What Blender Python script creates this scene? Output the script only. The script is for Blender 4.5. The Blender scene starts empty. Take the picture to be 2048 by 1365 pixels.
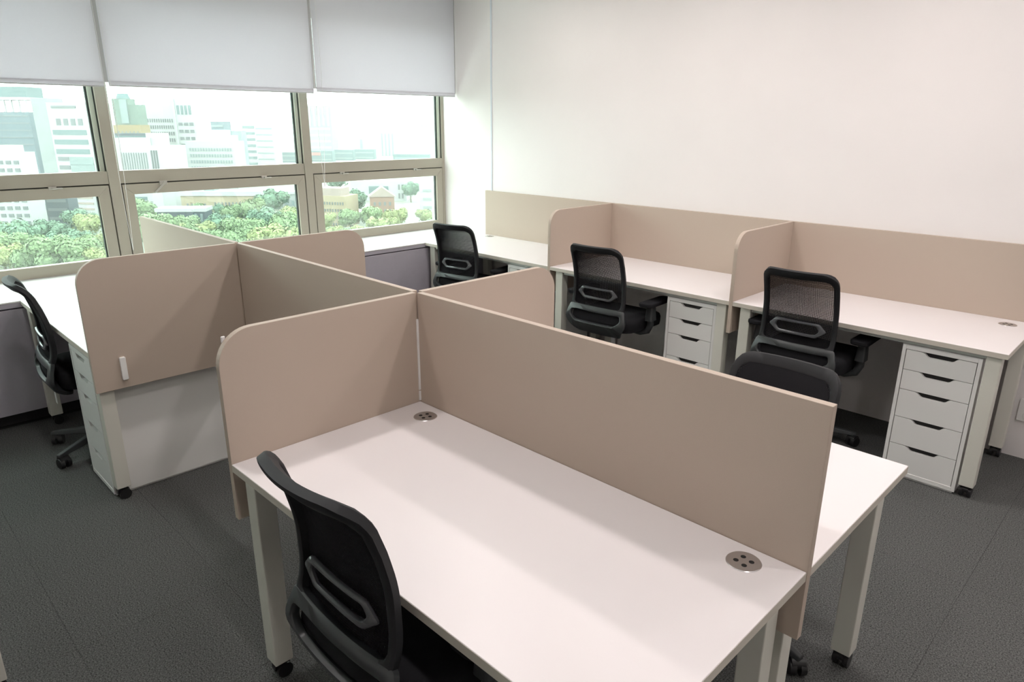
import bpy, bmesh, math, random
from mathutils import Vector, Matrix
random.seed(7)
R = math.radians

# ------------------------------------------------------------------ camera
scene = bpy.context.scene
IW, IH, FPX = 2048.0, 1365.0, 1379.5
CAM = Vector((1.8575, -1.4033, 1.6797))
YAW, PITCH, ROLL = 0.7833, -0.3060, 0.0049
_r = Vector((math.cos(YAW), math.sin(YAW), 0))
FWD = Vector((-math.sin(YAW) * math.cos(PITCH), math.cos(YAW) * math.cos(PITCH), math.sin(PITCH)))
_u = _r.cross(FWD)
RGT = math.cos(ROLL) * _r + math.sin(ROLL) * _u
UPV = -math.sin(ROLL) * _r + math.cos(ROLL) * _u
cam_data = bpy.data.cameras.new('camera')
cam_data.sensor_width = 36.0
cam_data.lens = FPX / IW * 36.0
cam_data.clip_start, cam_data.clip_end = 0.05, 5000
cam = bpy.data.objects.new('camera', cam_data)
scene.collection.objects.link(cam)
m3 = Matrix((RGT, UPV, -FWD)).transposed()
cam.matrix_world = Matrix.Translation(CAM) @ m3.to_4x4()
scene.camera = cam

def ray(u, v):
    return FWD + RGT * ((u - IW / 2) / FPX) - UPV * ((v - IH / 2) / FPX)
def at_depth(u, v, d):
    return CAM + ray(u, v) * d
def on_ground(u, v, z):
    d = ray(u, v)
    return CAM + d * ((z - CAM.z) / d.z)

# ------------------------------------------------------------------ world, exposure
SKY = 6.5
LAMP = 165.0
world = bpy.data.worlds.new('overcast_sky')
scene.world = world
world.use_nodes = True
bg = world.node_tree.nodes['Background']
bg.inputs['Color'].default_value = (0.94, 1.0, 0.975, 1)
bg.inputs['Strength'].default_value = SKY
vs = scene.view_settings
vs.view_transform = 'Standard'
vs.look = 'None'
vs.exposure = 0.0
vs.gamma = 1.0
vs.use_curve_mapping = False

# ------------------------------------------------------------------ materials
MATS = {}
def mat(name, color, rough=0.5, metal=0.0, spec=0.5, noise=None, bump=None, vary=0.0, emit=None):
    """noise=(scale, amount) mottles the colour, bump=(scale, strength), vary=per-object tone"""
    if name in MATS:
        return MATS[name]
    m = bpy.data.materials.new(name)
    m.use_nodes = True
    nt = m.node_tree
    b = nt.nodes['Principled BSDF']
    b.inputs['Base Color'].default_value = (*color, 1)
    b.inputs['Roughness'].default_value = rough
    b.inputs['Metallic'].default_value = metal
    b.inputs['Specular IOR Level'].default_value = spec
    tc = nt.nodes.new('ShaderNodeTexCoord')
    geo = nt.nodes.new('ShaderNodeNewGeometry')
    last = None
    if noise:
        n = nt.nodes.new('ShaderNodeTexNoise')
        n.inputs['Scale'].default_value = noise[0]
        n.inputs['Detail'].default_value = 6
        nt.links.new(geo.outputs['Position'], n.inputs['Vector'])
        r = nt.nodes.new('ShaderNodeValToRGB')
        a = noise[1]
        r.color_ramp.elements[0].position, r.color_ramp.elements[1].position = .3, .7
        r.color_ramp.elements[0].color = (*[c * (1 - a) for c in color], 1)
        r.color_ramp.elements[1].color = (*[min(1, c * (1 + a)) for c in color], 1)
        nt.links.new(n.outputs['Fac'], r.inputs['Fac'])
        last = r.outputs['Color']
    if vary:
        oi = nt.nodes.new('ShaderNodeObjectInfo')
        mr = nt.nodes.new('ShaderNodeMapRange')
        mr.inputs['To Min'].default_value, mr.inputs['To Max'].default_value = 1 - vary, 1 + vary
        nt.links.new(oi.outputs['Random'], mr.inputs['Value'])
        hsv = nt.nodes.new('ShaderNodeHueSaturation')
        nt.links.new(mr.outputs['Result'], hsv.inputs['Value'])
        if last:
            nt.links.new(last, hsv.inputs['Color'])
        else:
            hsv.inputs['Color'].default_value = (*color, 1)
        last = hsv.outputs['Color']
    if last:
        nt.links.new(last, b.inputs['Base Color'])
    if bump:
        n2 = nt.nodes.new('ShaderNodeTexNoise')
        n2.inputs['Scale'].default_value = bump[0]
        n2.inputs['Detail'].default_value = 4
        nt.links.new(geo.outputs['Position'], n2.inputs['Vector'])
        bp = nt.nodes.new('ShaderNodeBump')
        bp.inputs['Strength'].default_value = bump[1]
        bp.inputs['Distance'].default_value = 0.002
        nt.links.new(n2.outputs['Fac'], bp.inputs['Height'])
        nt.links.new(bp.outputs['Normal'], b.inputs['Normal'])
    if emit:
        b.inputs['Emission Color'].default_value = (*emit[0], 1)
        b.inputs['Emission Strength'].default_value = emit[1]
    MATS[name] = m
    return m

def see_through(name, color, through, rough=.5, tint=(1, 1, 1), gloss=0.0):
    m = bpy.data.materials.new(name)
    m.use_nodes = True
    nt = m.node_tree
    nt.nodes.clear()
    out = nt.nodes.new('ShaderNodeOutputMaterial')
    tr = nt.nodes.new('ShaderNodeBsdfTransparent')
    tr.inputs['Color'].default_value = (*tint, 1)
    if gloss:
        so = nt.nodes.new('ShaderNodeBsdfGlossy')
        so.inputs['Color'].default_value = (*color, 1)
        so.inputs['Roughness'].default_value = rough
    else:
        so = nt.nodes.new('ShaderNodeBsdfPrincipled')
        so.inputs['Base Color'].default_value = (*color, 1)
        so.inputs['Roughness'].default_value = rough
    mx = nt.nodes.new('ShaderNodeMixShader')
    mx.inputs['Fac'].default_value = through
    nt.links.new(so.outputs[0], mx.inputs[1])
    nt.links.new(tr.outputs[0], mx.inputs[2])
    nt.links.new(mx.outputs[0], out.inputs['Surface'])
    MATS[name] = m
    return m

mat('wall_paint', (.86, .82, .81), .75, noise=(3, .012), bump=(180, .06))
mat('ceiling_paint', (.82, .82, .80), .8, bump=(90, .15))
mat('carpet', (.100, .1015, .099), .95, spec=.15, noise=(210, .75), bump=(420, .45), vary=.025)
mat('carpet_backing', (.03, .03, .03), .95)
mat('desk_laminate', (.83, .785, .79), .34, spec=.4, noise=(2.5, .008))
mat('desk_edge_shaded', (.60, .555, .485), .5)  # darker than the top: shade on the edges is put into the colour
mat('desk_metal', (.70, .685, .615), .42, spec=.4)
mat('rail_metal', (.66, .68, .65), .45)
mat('taupe_board', (.515, .425, .352), .52, spec=.35, noise=(900, .05), bump=(700, .08))
mat('white_lacquer', (.80, .79, .77), .4)
mat('slot_black', (.012, .011, .011), .7)
mat('steel', (.62, .60, .60), .32, metal=.9)
mat('dark_hole', (.02, .02, .02), .8)
mat('caster_black', (.014, .014, .015), .38)
mat('chair_plastic', (.036, .040, .042), .40, spec=.6)
mat('chair_frame', (.012, .013, .015), .62, spec=.4)
mat('chair_fabric', (.012, .012, .014), .92, spec=.2, bump=(900, .5))
mat('lumbar_plastic', (.085, .088, .095), .28, spec=.8)
mat('frame_metal', (.41, .375, .31), .48, spec=.4)
mat('frame_bead', (.52, .55, .46), .45)
mat('gasket', (.035, .045, .04), .7)
mat('latch_metal', (.55, .54, .50), .3, metal=.7)
see_through('window_glass', (1, 1, 1), .93, rough=.02, tint=(.93, 1, .975), gloss=1)
mat('sill_white', (.85, .85, .84), .35)
mat('cladding', (.45, .425, .48), .5, noise=(40, .02))
mat('toe_kick', (.02, .02, .022), .7)
mat('blind_fabric', (.77, .77, .80), .85, noise=(500, .02), bump=(800, .12))
_nt = MATS['blind_fabric'].node_tree
_tl = _nt.nodes.new('ShaderNodeBsdfTranslucent')
_tl.inputs['Color'].default_value = (.87, .83, .88, 1)
_mx = _nt.nodes.new('ShaderNodeMixShader')
_mx.inputs['Fac'].default_value = .36
_out = [n for n in _nt.nodes if n.type == 'OUTPUT_MATERIAL'][0]
_nt.links.new(_nt.nodes['Principled BSDF'].outputs[0], _mx.inputs[1])
_nt.links.new(_tl.outputs[0], _mx.inputs[2])
_nt.links.new(_mx.outputs[0], _out.inputs['Surface'])
mat('blind_bar', (.50, .50, .50), .5)
mat('cord_white', (.85, .85, .84), .5)
mat('trim_blue', (.70, .74, .80), .5)
mat('plastic_white', (.84, .83, .81), .35)
mat('lamp_housing', (.8, .8, .8), .5)
mat('lamp_diffuser', (.9, .9, .9), .5, emit=((1.0, .925, .905), LAMP))

# ------------------------------------------------------------------ mesh helpers
COL = scene.collection
class MB:
    """collects polygons, builds ONE mesh object"""
    def __init__(s):
        s.v, s.f, s.mi = [], [], []
    def add(s, vs, fs, mi=0):
        o = len(s.v)
        s.v += [tuple(p) for p in vs]
        s.f += [tuple(i + o for i in f) for f in fs]
        s.mi += [mi] * len(fs)
        return s
    def box(s, a, b, mi=0):
        (x0, y0, z0), (x1, y1, z1) = a, b
        return s.add([(x0, y0, z0), (x1, y0, z0), (x1, y1, z0), (x0, y1, z0), (x0, y0, z1), (x1, y0, z1), (x1, y1, z1), (x0, y1, z1)],
                     [(0, 3, 2, 1), (4, 5, 6, 7), (0, 1, 5, 4), (1, 2, 6, 5), (2, 3, 7, 6), (3, 0, 4, 7)], mi)
    def prism(s, pts, fn, mi=0):
        """pts: 2D outline (counter-clockwise); fn(a, b, k) -> 3D, k 0/1"""
        n = len(pts)
        vs = [fn(a, b, 0) for a, b in pts] + [fn(a, b, 1) for a, b in pts]
        fs = [tuple(range(n - 1, -1, -1)), tuple(range(n, 2 * n))]
        fs += [(i, (i + 1) % n, n + (i + 1) % n, n + i) for i in range(n)]
        return s.add(vs, fs, mi)
    def cyl(s, p0, p1, r0, r1=None, n=16, mi=0):
        r1 = r0 if r1 is None else r1
        p0, p1 = Vector(p0), Vector(p1)
        d = (p1 - p0).normalized()
        a = d.orthogonal().normalized()
        b = d.cross(a)
        vs = []
        for p, r in ((p0, r0), (p1, r1)):
            vs += [p + (a * math.cos(t) + b * math.sin(t)) * r for t in [2 * math.pi * i / n for i in range(n)]]
        fs = [tuple(range(n - 1, -1, -1)), tuple(range(n, 2 * n))] + [(i, (i + 1) % n, n + (i + 1) % n, n + i) for i in range(n)]
        return s.add(vs, fs, mi)
    def tube(s, pts, r, n=8, mi=0, closed=False):
        pts = [Vector(p) for p in pts]
        m = len(pts)
        rr = r if isinstance(r, (list, tuple)) else [r] * m
        vs = []
        ref = None
        for i, p in enumerate(pts):
            d = (pts[(i + 1) % m] - pts[i - 1]) if closed else (pts[min(i + 1, m - 1)] - pts[max(i - 1, 0)])
            d.normalize()
            if ref is None:
                ref = d.orthogonal().normalized()
            ref = (ref - d * ref.dot(d)).normalized()
            b = d.cross(ref)
            vs += [p + (ref * math.cos(2 * math.pi * k / n) + b * math.sin(2 * math.pi * k / n)) * rr[i] for k in range(n)]
        fs = []
        for i in range(m if closed else m - 1):
            j = (i + 1) % m
            fs += [(i * n + k, i * n + (k + 1) % n, j * n + (k + 1) % n, j * n + k) for k in range(n)]
        if not closed:
            fs += [tuple(range(n - 1, -1, -1)), tuple(range((m - 1) * n, m * n))]
        return s.add(vs, fs, mi)
    def build(s, name, mats, parent=None, bevel=0.0, smooth=None, seg=2, loc=None, rz=0.0):
        me = bpy.data.meshes.new(name)
        me.from_pydata(s.v, [], s.f)
        mats = mats if isinstance(mats, (list, tuple)) else [mats]
        for q in mats:
            me.materials.append(MATS[q])
        if len(mats) > 1:
            me.polygons.foreach_set('material_index', s.mi)
        bm = bmesh.new()
        bm.from_mesh(me)
        bmesh.ops.recalc_face_normals(bm, faces=bm.faces)
        bm.to_mesh(me)
        bm.free()
        if smooth is not None:
            me.shade_smooth()
            me.set_sharp_from_angle(angle=R(smooth))
        o = bpy.data.objects.new(name, me)
        COL.objects.link(o)
        if parent:
            o.parent = parent
        if loc:
            o.location = loc
        o.rotation_euler.z = rz
        if bevel:
            b = o.modifiers.new('bevel', 'BEVEL')
            b.width, b.segments, b.limit_method, b.angle_limit = bevel, seg, 'ANGLE', R(40)
            b.harden_normals = False
        return o

def tag(o, label, cat, group=None):
    o['label'], o['category'] = label, cat
    if group:
        o['group'] = group
    return o
def struct(o):
    o['kind'] = 'structure'
    return o
def empty(name, loc=(0, 0, 0), rz=0.0):
    o = bpy.data.objects.new(name, None)
    COL.objects.link(o)
    o.empty_display_size = .1
    o.location = loc
    o.rotation_euler.z = rz
    return o
def kids(o):
    return [c for c in bpy.data.objects if c.parent is o]
def copy_tree(o, parent=None):
    c = o.copy()
    COL.objects.link(c)
    if parent:
        c.parent = parent
    for k in kids(o):
        copy_tree(k, c)
    return c
def inst(src, name, parent=None, loc=None):
    o = bpy.data.objects.new(name, src.data)
    COL.objects.link(o)
    o.parent = parent
    if loc:
        o.location = loc
    for md in src.modifiers:
        n = o.modifiers.new(md.name, md.type)
        if md.type == 'BEVEL':
            n.width, n.segments, n.limit_method, n.angle_limit = md.width, md.segments, md.limit_method, md.angle_limit
    return o

# ------------------------------------------------------------------ main dimensions (metres)
H, TH = .730, .025            # desk top, its thickness
HP = .011                     # half thickness of the boards
ZT, ZB = 1.128, .5455         # near boards: top and bottom
ZTB = 1.115                   # boards of the wall row
XW, YW = -3.269, 2.840        # window plane, back wall
XS = -2.686                   # room side of the sill counter
YB = 2.132                    # front edge of the wall row
B1, B2, B3, B4 = -2.686, -1.305, .0717, 1.382
G, L2 = 1.401, 1.339
XR, YF, ZC = 3.6, -3.6, 2.80  # right wall, rear wall, ceiling

# ------------------------------------------------------------------ shell
floor = struct(MB().box((XW - .2, YF - .2, -.12), (XR + .2, YW + .2, -.008)).build('floor', 'carpet_backing'))
tile = None
x = .01 - .5 * 6
while x < XR:
    y = -.09 - .5 * 7
    while y < YW:
        cx = (max(x, XS - .05), min(x + .5, XR))
        cy = (max(y, YF), min(y + .5, YW))
        if cx[1] - cx[0] > .02 and cy[1] - cy[0] > .02:
            full = cx[1] - cx[0] > .499 and cy[1] - cy[0] > .499
            if full and tile:
                inst(tile, 'carpet_tile', floor, (x, y, 0))
            else:
                o = MB().box((cx[0] - x + .0002, cy[0] - y + .0002, -.008), (cx[1] - x - .0002, cy[1] - y - .0002, 0)).build('carpet_tile', 'carpet', floor, bevel=.0008, seg=1, loc=(x, y, 0))
                if full:
                    tile = o
        y += .5
    x += .5

struct(MB().box((XW - .2, YW, 0), (XR + .2, YW + .15, ZC + .1)).build('wall_back', 'wall_paint'))
struct(MB().box((XR, YF, 0), (XR + .15, YW, ZC + .1)).build('wall_right', 'wall_paint'))
struct(MB().box((XW - .2, YF - .15, 0), (XR + .15, YF, ZC + .1)).build('wall_front', 'wall_paint'))
struct(MB().box((XW - .2, YF - .2, ZC), (XR + .2, YW + .2, ZC + .1)).build('ceiling', 'ceiling_paint'))
struct(MB().box((-2.634, YW - .007, ZTB + .001), (-2.617, YW, ZC)).build('trim_1', 'trim_blue', bevel=.002))

MU = [-2.79, -1.375, .033, 1.441]           # mullion centres (y)
wall_left = struct(MB().box((XW - .2, YF, 0), (XW - .03, YW, .70)).box((XW - .2, YF, 2.5), (XW - .03, YW, ZC + .1)).box((XW - .2, YF, .70), (XW - .03, MU[0] - .034, 2.5)).build('wall_left', 'wall_paint'))
MB().box((XW - .03, YF, .72), (XS, YW, H)).build('sill_counter', 'sill_white', wall_left, bevel=.003)
MB().box((XW - .03, YF, .07), (XS - .045, YW, .72)).build('sill_casing', 'toe_kick', wall_left)
MB().box((XW - .03, YF, 0), (XS - .09, YW, .07)).build('toe_kick', 'toe_kick', wall_left)
MB().box((XS - .045, YF, .692), (XS - .003, YW, .72)).build('cladding_band', 'cladding', wall_left, bevel=.002)
ends = [-3.6, -2.79, -1.375, .033, 1.30, 2.17, YW]
for a, b in zip(ends[:-1], ends[1:]):
    MB().box((XS - .045, a + .001, .085), (XS - (.003 if a < 2.1 else .018), b - .001, .684)).build('cladding_panel', 'cladding', wall_left, bevel=.002)

# ------------------------------------------------------------------ windows (aluminium frame, fixed light above, awning sash below)
ZS0, ZS1, ZTR0, ZTR1, ZW1 = H, .805, 1.287, 1.369, 2.5
def window(n, y0, y1, latches, handle):
    """y0, y1: centres of the mullions / wall edge"""
    w = struct(empty('window_%d' % n, (XW, (y0 + y1) / 2, H)))
    def part(mb, name, m, par=None, **k):
        o = mb.build(name, m, par or w, **k)
        if par is None:
            o.location = (-XW, -(y0 + y1) / 2, -H)
        return o
    a, b = y0 + .034, y1 - .034
    if n == 3:
        b = y1 - .005
        part(MB().box((XW - .06, y1 - .028, ZS0), (XW + .004, y1, ZW1)), 'jamb', 'frame_metal', bevel=.002)
        b = y1 - .028
    part(MB().box((XW - .06, y0 - .034, ZS0), (XW + .012, y0 + .034, ZW1)), 'mullion', 'frame_metal', bevel=.002)
    part(MB().box((XW - .05, a, ZTR0), (XW + .004, b, ZTR1)), 'transom', 'frame_metal', bevel=.002)
    part(MB().box((XW - .05, a, ZW1 - .06), (XW + .004, b, ZW1)), 'head_rail', 'frame_metal', bevel=.002)
    # upper fixed glass with glazing beads
    for (p, q) in ((a, a + .012), (b - .034, b - .006)):
        part(MB().box((XW - .045, p, ZTR1), (XW - .012, q, ZW1 - .06)), 'glazing_bead', 'frame_bead', bevel=.002)
    part(MB().box((XW - .045, b - .006, ZTR1), (XW - .006, b - .001, ZW1 - .06)).box((XW - .04, b - .046, ZTR1), (XW - .022, b - .0345, ZW1 - .06)), 'gasket', 'gasket')
    part(MB().box((XW - .034, a + .005, ZTR1 - .005), (XW - .028, b - .035, ZW1 - .055)), 'pane', 'window_glass')
    # awning sash with mitred corners
    sa, sb, s0, s1, sw = a + .007, b - .007, ZS0 + .004, ZTR0 - .007, .067
    part(MB().box((XW - .05, a, ZTR0 - .012), (XW - .012, b, ZTR0)).box((XW - .05, a, ZS0), (XW - .012, a + .010, ZTR0)).box((XW - .05, b - .010, ZS0), (XW - .012, b, ZTR0)), 'gasket', 'gasket')
    g0, g1, ga, gb = ZS1, 1.213, sa + sw, sb - sw
    def rail(pts, name='sash_rail'):
        return part(MB().prism(pts, lambda p, q, k: (XW - .04 + k * .050, p, q)), name, 'frame_metal', bevel=.0015)
    rail([(sa, s1), (ga, g1), (gb, g1), (sb, s1)])
    rail([(sa, s0), (sb, s0), (gb, g0), (ga, g0)])
    rail([(sa, s0), (ga, g0), (ga, g1), (sa, s1)])
    rail([(sb, s0), (sb, s1), (gb, g1), (gb, g0)])
    part(MB().box((XW - .028, ga - .004, g0 - .004), (XW - .022, gb + .004, g1 + .004)), 'pane', 'window_glass')
    part(MB().box((XW - .030, gb - .007, g0), (XW - .008, gb + .001, g1)), 'gasket', 'gasket')
    for ly in latches:
        lt = part(MB().box((XW + .004, ly - .022, ZTR0 - .016), (XW + .016, ly + .022, ZTR0 + .004)), 'latch', 'latch_metal', bevel=.002)
        o = MB().box((XW + .016, ly - .004, ZTR0 - .013), (XW + .032, ly + .052, ZTR0 - .004)).build('latch_lever', 'latch_metal', lt, bevel=.002)
    if handle is not None:
        hd = part(MB().box((XW + .004, handle - .02, ZTR0 - .02), (XW + .018, handle + .03, ZTR0 + .006)), 'handle', 'latch_metal', bevel=.002)
        MB().prism([(handle + .022, ZTR0 - .006), (handle + .012, ZTR0 + .004), (handle - .062, ZTR0 - .062), (handle - .054, ZTR0 - .072)], lambda p, q, k: (XW + .018 + k * .014, p, q)).build('lever', 'latch_metal', hd, bevel=.002)
    return w
window(4, MU[0], MU[1], [-2.4, -1.73], None)  # unseen window, added for the daylight it lets in
window(1, MU[1], MU[2], [-1.0, -.325], None)
window(2, MU[2], MU[3], [1.062], .327)
window(3, MU[3], YW, [1.74, 2.492], None)

# ------------------------------------------------------------------ roller blinds
XBL = -3.084
def blind(y0, y1, z0, label, cord_y, cord_z, twist):
    t = tag(empty('roller_blind', (XBL, (y0 + y1) / 2, z0)), label, 'blind', 'grey roller blinds on the windows')
    def part(mb, name, m, par=None, **k):
        o = mb.build(name, m, par or t, **k)
        if par is None:
            o.location = (-XBL, -(y0 + y1) / 2, -z0)
        return o
    part(MB().box((XBL - .0012, y0, z0 + .012), (XBL + .0012, y1, ZC - .06)), 'fabric', 'blind_fabric')
    part(MB().prism([(-.007, 0), (.007, 0), (.007, .024), (-.007, .024)], lambda a, b, k: (XBL + a, y0 + (y1 - y0) * k, z0 + b)), 'bottom_bar', 'blind_fabric', bevel=.003)
    part(MB().box((XBL - .006, y0 + .002, z0 - .007), (XBL + .006, y1 - .002, z0 - .0005)), 'weight_rail', 'blind_bar')
    if y0 > -1:
        part(MB().box((XBL - .03, y0 - .027, z0 + .015), (XBL - .006, y0 + .003, ZC - .09)), 'guide_rail', 'blind_bar', bevel=.002)
    if y1 > 2.5:
        part(MB().box((XBL - .03, y1 - .003, z0 + .02), (XBL - .006, y1 + .012, ZC - .09)), 'guide_rail', 'blind_bar', bevel=.002)
    part(MB().cyl((XBL - .026, y0 + .01, ZC - .045), (XBL - .026, y1 - .01, ZC - .045), .026, n=20), 'roller_tube', 'blind_bar', smooth=40)
    for yy in (y0 - .003, y1 - .001):
        part(MB().box((XBL - .06, yy, ZC - .09), (XBL + .01, yy + .004, ZC)), 'bracket', 'plastic_white', bevel=.001)
    if cord_y is not None:
        for s in (-1, 1):
            pts = []
            for i in range(25):
                f = i / 24
                z = ZC - .05 + (cord_z - ZC + .05) * f
                pts.append((XBL + .014 + .01 * math.sin(f * 5), cord_y + s * (.013 + twist * math.sin(math.pi * f)) * (1 - f ** 8), z))
            part(MB().tube(pts, .0016, n=6), 'pull_cord', 'cord_white', smooth=60)
    return t
blind(-2.78, -1.375, 1.893, 'grey roller blind furthest from the corner, past the left edge of view', None, 0, 0)
blind(-1.362, .012, 1.887, 'grey roller blind over the leftmost window, above the glass towers', None, 0, 0)
blind(.040, 1.437, 1.893, 'grey roller blind over the middle window with long white pull cord', .026, .872, .004)
blind(1.462, 2.826, 1.906, 'grey roller blind over the window next to the white wall corner', 1.468, 1.20, .018)

# ------------------------------------------------------------------ ceiling lights (above the frame)
NTH = ('nearest the windows', 'second from the windows', 'third from the windows', 'furthest from the windows')
ROWS = ((-.8, 'over the near desk', (-.57, .98, 2.53)), (.77, 'over the aisle', (-.57, .98, 2.53)), (1.85, 'by the back wall', (-1.70, -.45, .80, 2.05)))
for ly, rn, xs in ROWS:
    for lx, cn in zip(xs, NTH if len(xs) == 4 else NTH[:2] + NTH[3:]):
        t = tag(empty('downlight', (lx, ly, ZC)), 'round recessed ceiling downlight, %s in the row %s' % (cn, rn), 'downlight', 'round ceiling downlights')
        mb = MB()
        n = 32
        vs = []
        for r, z in ((.100, 0), (.100, -.006), (.082, -.009), (.080, -.002)):
            vs += [(r * math.cos(2 * math.pi * k / n), r * math.sin(2 * math.pi * k / n), z) for k in range(n)]
        mb.add(vs, [(j * n + k, j * n + (k + 1) % n, (j + 1) * n + (k + 1) % n, (j + 1) * n + k) for j in range(3) for k in range(n)])
        mb.build('trim_ring', 'lamp_housing', t, smooth=40)
        MB().cyl((0, 0, -.004), (0, 0, -.001), .080, n=32).build('diffuser', 'lamp_diffuser', t)

# ------------------------------------------------------------------ boards
def rounded(pts, n=6):
    """pts: (a, b, radius) corners, counter-clockwise -> outline with arcs"""
    out = []
    m = len(pts)
    for i in range(m):
        p = Vector(pts[i][:2])
        r = pts[i][2]
        if r <= 0:
            out.append(tuple(p))
            continue
        d0 = (Vector(pts[i - 1][:2]) - p).normalized()
        d1 = (Vector(pts[(i + 1) % m][:2]) - p).normalized()
        ang = d0.angle(d1)
        tl = r / math.tan(ang / 2)
        c = p + (d0 + d1).normalized() * (r / math.sin(ang / 2))
        a0, a1 = p + d0 * tl - c, p + d1 * tl - c
        th0, th1 = math.atan2(a0.y, a0.x), math.atan2(a1.y, a1.x)
        d = (th1 - th0 + math.pi) % (2 * math.pi) - math.pi
        out += [tuple(c + Vector((math.cos(th0 + d * k / n), math.sin(th0 + d * k / n))) * r) for k in range(n + 1)]
    return out

E_ = HP + .003
def long_board(x0, x1, label, y=0.0, z0=ZB, z1=ZT, group='taupe boards of the desk island'):
    o = MB().box((x0, y - HP, z0), (x1, y + HP, z1)).build('partition_board', 'taupe_board', bevel=.0012)
    return tag(o, label, 'partition', group)
def divider(x, y0, y1, free, label, z0=ZB, z1=ZT, rad=.105, group='taupe boards of the desk island'):
    """free = which end (0: low y, 1: high y) has the rounded upper corner"""
    t = tag(empty('desk_divider', (x, y0 if free == 0 else y1, z0)), label, 'partition', group)
    pts = [(y0, z0, 0), (y1, z0, 0), (y1, z1, rad if free else 0), (y0, z1, 0 if free else rad)]
    o = MB().prism(rounded(pts, 12), lambda a, b, k: (x - HP + 2 * HP * k, a, b)).build('board', 'taupe_board', t, bevel=.0012)
    o.location = -Vector(t.location)
    return t
def add_to(t, mb, name, m, **k):
    o = mb.build(name, m, t, **k)
    o.location = -Vector(t.location)
    return o

long_board(E_, 1.402, 'long taupe partition board standing behind the near white desk')
long_board(-G + E_, -E_, 'bare taupe partition board between the two rounded dividers, no desk against it')
long_board(-G - L2, -G - E_, 'pale taupe partition board running up to the middle window sill')
nd = divider(0, -.7005, -E_, 0, 'taupe rounded divider at the left end of the near white desk')
add_to(nd, MB().box((HP + .0005, -.0180, .775), (HP + .005, -.0112, 1.035)).box((HP + .0005, -.0180, .735), (HP + .005, -.0112, .770)), 'corner_strip', 'plastic_white')
add_to(nd, MB().box((-HP - .007, -.676, 1.088), (-HP, -.664, 1.108)), 'clip', 'plastic_white', bevel=.003)
divider(0, E_, .7005, 1, 'taupe rounded divider behind the crossing of the boards, pointing at the back row')
ld = divider(-G, -.7005, -E_, 0, 'taupe rounded divider with white clip beside the left chair')
add_to(ld, MB().prism(rounded([(-.593, .584, .006), (-.568, .584, .006), (-.568, .690, .006), (-.593, .690, .006)], 4), lambda a, b, k: (-G + HP + .013 * k, a, b)), 'clip', 'plastic_white', bevel=.003)
divider(-G, E_, .7005, 1, 'taupe rounded divider in front of the window sill, behind the bare board')
wb = 'taupe boards of the wall row'
YP = YW - .0135
long_board(B1, B2 - .0015, 'taupe back board on the wall nearest the window corner', YP, ZB, ZTB, wb)
long_board(B2 + .0015, B3 - .0015, 'taupe back board on the wall between the two wall row dividers', YP, ZB, ZTB, wb)
long_board(B3 + .0015, 1.475, 'taupe back board on the wall at the right edge', YP, ZB, ZTB, wb)
divider(B2, YB - .002, YP - HP - .001, 0, 'taupe rounded divider left of the middle wall row desk', ZB, ZTB, .10, wb)
divider(B3, YB - .002, YP - HP - .001, 0, 'taupe rounded divider left of the right wall row desk', ZB, ZTB, .10, wb)

# ------------------------------------------------------------------ desks
def caster(parent, x, y, r=.025):
    mb = MB()
    mb.cyl((x, y, .048), (x, y, .060), .016, n=14)
    mb.prism(rounded([(-.024, .028, .008), (.024, .028, .008), (.024, .052, .012), (-.024, .052, .012)], 4), lambda a, b, k: (x - .012 + .024 * k, y + a * 1.05, b))
    mb.cyl((x - .024, y + .004, r), (x - .008, y + .004, r), r, n=20)
    mb.cyl((x + .008, y + .004, r), (x + .024, y + .004, r), r, n=20)
    return mb.build('caster', 'caster_black', parent, smooth=40)

def desk(x0, x1, y0, y1, label, grommets=(), ixr=.042):
    t = tag(empty('office_desk', ((x0 + x1) / 2, (y0 + y1) / 2, 0)), label, 'desk', 'white desks on castered legs')
    off = -Vector(t.location)
    def part(mb, name, m, par=None, **k):
        o = mb.build(name, m, par or t, **k)
        if par is None:
            o.location = off
        return o
    top = part(MB().box((x0, y0, H - TH), (x1, y1, H)), 'tabletop', 'desk_laminate', bevel=.0015)
    part(MB().box((x0 - .0007, y0 - .0007, H - TH + .001), (x1 + .0007, y0 - .0001, H - .0016)).box((x1 + .0001, y0, H - TH + .001), (x1 + .0007, y1, H - .0016)).box((x0 - .0007, y0, H - TH + .001), (x0 - .0001, y1, H - .0016)).box((x0, y1 + .0001, H - TH + .001), (x1, y1 + .0007, H - .0016)), 'edge_band', 'desk_edge_shaded')
    zr0, zr1 = H - TH - .020, H - TH
    ix, iy, lw = .042, .014, .060
    lx = (x0 + ix, x1 - ixr - lw)
    ly = (y0 + iy, y1 - iy - lw)
    for a in ly:
        part(MB().box((lx[0] + lw, a + .012, zr0), (lx[1], a + .042, zr1)), 'rail', 'rail_metal', bevel=.002)
    for a in lx:
        part(MB().box((a + .015, ly[0] + lw, zr0), (a + .045, ly[1], zr1)), 'rail', 'rail_metal', bevel=.002)
        for b in ly:
            lg = part(MB().box((a, b, .060), (a + lw, b + lw, zr1)), 'leg', 'desk_metal', bevel=.003)
            caster(lg, a + lw / 2, b + lw / 2)
    for gx, gy in grommets:
        g = part(MB().cyl((gx, gy, H - .001), (gx, gy, H + .002), .041, .038, n=40), 'cable_grommet', 'steel', smooth=30)
        for k in range(4):
            th = R(30 + 90 * k)
            px, py = gx + .017 * math.cos(th), gy + .017 * math.sin(th)
            MB().cyl((px, py, H), (px, py, H + .0024), .0062, n=14).build('cable_hole', 'dark_hole', g)
    return t
desk(.012, 1.400, -.700, -.0125, 'white desk in the foreground with two round steel cable grommets', [(.132, -.085), (1.283, -.076)])
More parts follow.
